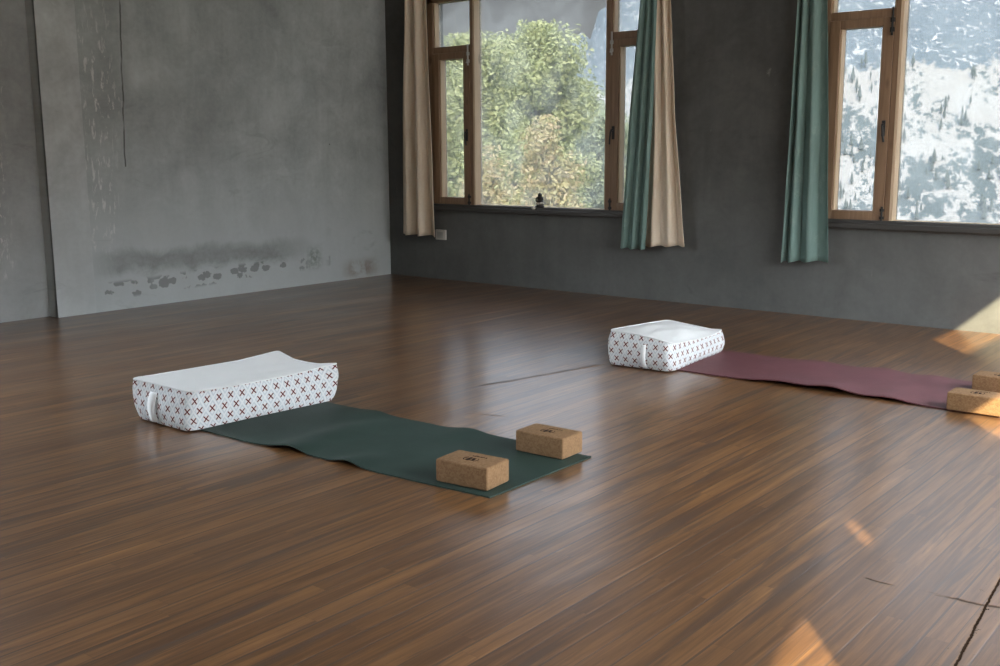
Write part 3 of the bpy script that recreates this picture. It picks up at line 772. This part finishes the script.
def tree(name, label, deg, d, topel, width, leafmat, nleaf, leaf, seed, zroot=None, crown0=0.12, cone=0.5, group='trees outside the left window'):
    rnd = random.Random(seed)
    if zroot is None: zroot = -4.2 - 12.0 * min(1, max(0, (d * math.cos(math.radians(deg)) - 30) / 140))
    base = az(deg, d, zroot); top = 1.25 + d * math.tan(math.radians(topel)); H = top - zroot
    root = empty(name, base); tag(root, label, 'tree', group)
    tr = MB(); pts = [Vector((0.15 * math.sin(k * 1.3 + seed), 0.15 * math.cos(k * 1.7 + seed), H * 0.92 * k / 8)) for k in range(9)]; pts[0] = Vector((0, 0, -0.3))
    tr.tube(pts, [0.026 * H * (1 - 0.1 * k) + 0.02 for k in range(9)], 8)
    tips = []
    for k in range(16):
        h = H * (crown0 + 0.05 + (0.84 - crown0) * k / 16); a = k * 2.4 + seed; f = h / H
        rad = width * (1 - cone * f) * rnd.uniform(0.6, 0.95)
        p0 = Vector((0, 0, h)); p2 = Vector((rad * math.cos(a), rad * math.sin(a), h + rad * rnd.uniform(0.35, 0.9))); p2.z = min(p2.z, H * 0.97)
        tr.tube([p0, p0.lerp(p2, 0.5) + Vector((0, 0, 0.08)), p2], [0.06, 0.04, 0.015], 5); tips.append((p0, p2))
    tr.build('trunk', M['bark'], root, True)
    vs, fs = [], []
    blobs = [(p0.lerp(p2, rnd.uniform(0.45, 1.0)) + Vector((rnd.uniform(-.3, .3), rnd.uniform(-.3, .3), rnd.uniform(-.2, .3))), rnd.uniform(0.35, 0.75) * width * 0.62) for p0, p2 in tips for _ in range(3)]
    blobs += [(Vector((0, 0, H * (1 - 0.05 * k))), 0.28 * width + 0.03 * k) for k in range(4)]
    for _ in range(nleaf):
        c, r = rnd.choice(blobs); v = Vector((rnd.gauss(0, 1), rnd.gauss(0, 1), rnd.gauss(0, 1))).normalized() * r * rnd.random() ** 0.4
        p = c + v
        if p.z > H or p.z < 0.2: continue
        n = (v.normalized() + Vector((rnd.uniform(-1, 1), rnd.uniform(-1, 1), rnd.uniform(-0.4, 1.2)))).normalized()
        ta = n.orthogonal().normalized(); ta = Matrix.Rotation(rnd.uniform(0, 6.28), 3, n) @ ta; tb = n.cross(ta); s = leaf * rnd.uniform(0.6, 1.25)
        k = len(vs); vs += [p - ta * s, p - tb * s * 0.5 + n * 0.1 * s, p + ta * s, p + tb * s * 0.5 + n * 0.1 * s]; fs.append((k, k + 1, k + 2, k + 3))
    o = mesh_obj('foliage', vs, fs, leafmat, root)
    return root
tree('broadleaf_tree', 'olive green tree in the narrow left pane beside the corner curtain', 44.0, 36, 5.6, 3.4, M['leaf_a'], 24000, 0.10, 1)
tree('broadleaf_tree', 'olive green tree at the left edge of the big middle pane', 40.9, 44, 6.0, 3.6, M['leaf_a'], 26000, 0.115, 2)
tree('broadleaf_tree', 'dark green lower tree in the dip between the two tall olive ones', 38.6, 66, 4.6, 4.0, M['leaf_d'], 16000, 0.16, 3)
tree('broadleaf_tree', 'tallest olive green tree at the middle of the big pane', 37.1, 54, 6.6, 3.9, M['leaf_a'], 28000, 0.135, 4)
tree('broadleaf_tree', 'grey-green bushy tree in front of the snow, right part of the big pane', 35.0, 76, 3.6, 4.6, M['leaf_b'], 18000, 0.18, 5)
tree('broadleaf_tree', 'small grey-green tree beside the right mullion of the big pane', 33.2, 60, 2.0, 3.2, M['leaf_b'], 15000, 0.15, 6)
tree('young_tree', 'yellow and orange autumn sapling right above the figurine', 36.7, 24, 1.8, 1.25, M['leaf_c'], 9000, 0.065, 7, None, 0.2, 0.75)
tree('young_tree', 'thin yellowing sapling low in the left part of the big pane', 39.8, 21, 0.2, 0.95, M['leaf_c'], 6000, 0.055, 8, None, 0.2, 0.7)
tree('young_tree', 'yellow-green sapling between the autumn sapling and the thin one', 38.2, 28, 0.9, 1.2, M['leaf_a'], 7000, 0.07, 9, None, 0.2, 0.7)

# scattered conifers on the far slope, uncountable at this distance
rnd = random.Random(11); mb = MB()
for _ in range(300):
    a = rnd.uniform(12, 25); t = rnd.uniform(0.03, 0.40)
    if noise.noise(Vector((a * 0.6, t * 9, 2))) < 0.0: continue
    r = 170 + 150 * t; el = mnt_height(a, t); p = az(a, r, 1.25 + r * math.tan(math.radians(el)) - 0.3); h = rnd.uniform(0.9, 2.6)
    mb.lathe([(h * 0.05, -0.8), (h * 0.05, 0.1 * h), (h * 0.22, 0.1 * h), (h * 0.10, 0.45 * h), (h * 0.15, 0.46 * h), (h * 0.05, 0.75 * h), (h * 0.08, 0.76 * h), (0.01, h)], p.x, p.y - 1.0, p.z, 6)
tag(mb.build('conifer_forest', M['conifer']), 'scatter of tiny dark conifers across the far snowy slope', 'forest', kind='stuff')

# ------------------------------------------------------------------ sun and sky
AZ_H = Vector((-0.63, 0.777)); ELEV = math.radians(30)
AZ_H.normalize(); sd = Vector((AZ_H.x * math.cos(ELEV), AZ_H.y * math.cos(ELEV), -math.sin(ELEV)))
sun = bpy.data.lights.new('sun', 'SUN'); sun.energy = 17.5; sun.color = (1.0, 0.84, 0.53); sun.angle = math.radians(0.45)
so = bpy.data.objects.new('sun', sun); C.objects.link(so); so.rotation_euler = sd.to_track_quat('-Z', 'Y').to_euler(); so.location = (8, -8, 9)

w = bpy.data.worlds.new('sky'); scene.world = w; w.use_nodes = True; nt = w.node_tree; bg = nt.nodes['Background']
class WM(Mat):
    def __init__(s): s.nt = nt
wm = WM(); x, y, z = wm.coords('Generated')
cl = wm.noise(wm.comb(x * 3.0, y * 3.0, z * 9.0), 1.6, 6, 0.6, 0.5); cl2 = wm.noise(wm.comb(x, y, z * 2.5), 2.3, 4, 0.6, 0.4)
col = wm.ramp(cl * 0.6 + cl2 * 0.4, [(0.36, (1.10, 1.03, 0.93)), (0.5, (1.40, 1.35, 1.27)), (0.62, (1.8, 1.8, 1.78))])
gg = (x * (-sd.x) + y * (-sd.y)).smooth(-0.1, 0.9); glow = gg * 2.4 + 1.0
mu = wm.new('ShaderNodeVectorMath'); mu.operation = 'SCALE'; wm.link(col, mu.inputs[0]); wm.link(glow, mu.inputs['Scale'])
up = z.smooth(0.135, 0.235) * (1.0 - gg * 0.82)
upc = wm.mix(up, (1.0, 1.0, 1.0), (8.0, 8.8, 10.0)); mm = wm.new('ShaderNodeVectorMath'); mm.operation = 'MULTIPLY'
nt.links.new(mu.outputs[0], mm.inputs[0]); wm.link(upc, mm.inputs[1])
nt.links.new(mm.outputs[0], bg.inputs[0]); bg.inputs[1].default_value = 1.0

# ------------------------------------------------------------------ camera
cam = bpy.data.cameras.new('camera'); co = bpy.data.objects.new('camera', cam); C.objects.link(co)
cam.sensor_fit = 'HORIZONTAL'; cam.sensor_width = 36.0; cam.lens = 1046.78 / 1000 * 36.0; cam.clip_start = 0.05; cam.clip_end = 2000
yaw, pit, rol = 0.68418, 0.17345, -0.00472
F = Vector((-math.sin(yaw) * math.cos(pit), math.cos(yaw) * math.cos(pit), -math.sin(pit))); R = Vector((math.cos(yaw), math.sin(yaw), 0)); U = R.cross(F)
R2 = R * math.cos(rol) + U * math.sin(rol); U2 = U * math.cos(rol) - R * math.sin(rol)
co.matrix_world = Matrix(((R2.x, U2.x, -F.x, 0), (R2.y, U2.y, -F.y, 0), (R2.z, U2.z, -F.z, 1.24972), (0, 0, 0, 1)))
scene.camera = co

scene.view_settings.view_transform = 'Standard'; scene.view_settings.look = 'None'; scene.view_settings.gamma = 1.0
scene.view_settings.use_curve_mapping = False; scene.view_settings.exposure = 0.30
scene.cycles.use_denoising = True; scene.cycles.max_bounces = 10; scene.cycles.diffuse_bounces = 5; scene.cycles.transparent_max_bounces = 12
scene.cycles.sample_clamp_indirect = 4.0; scene.cycles.blur_glossy = 1.0; scene.cycles.caustics_reflective = False; scene.cycles.caustics_refractive = False
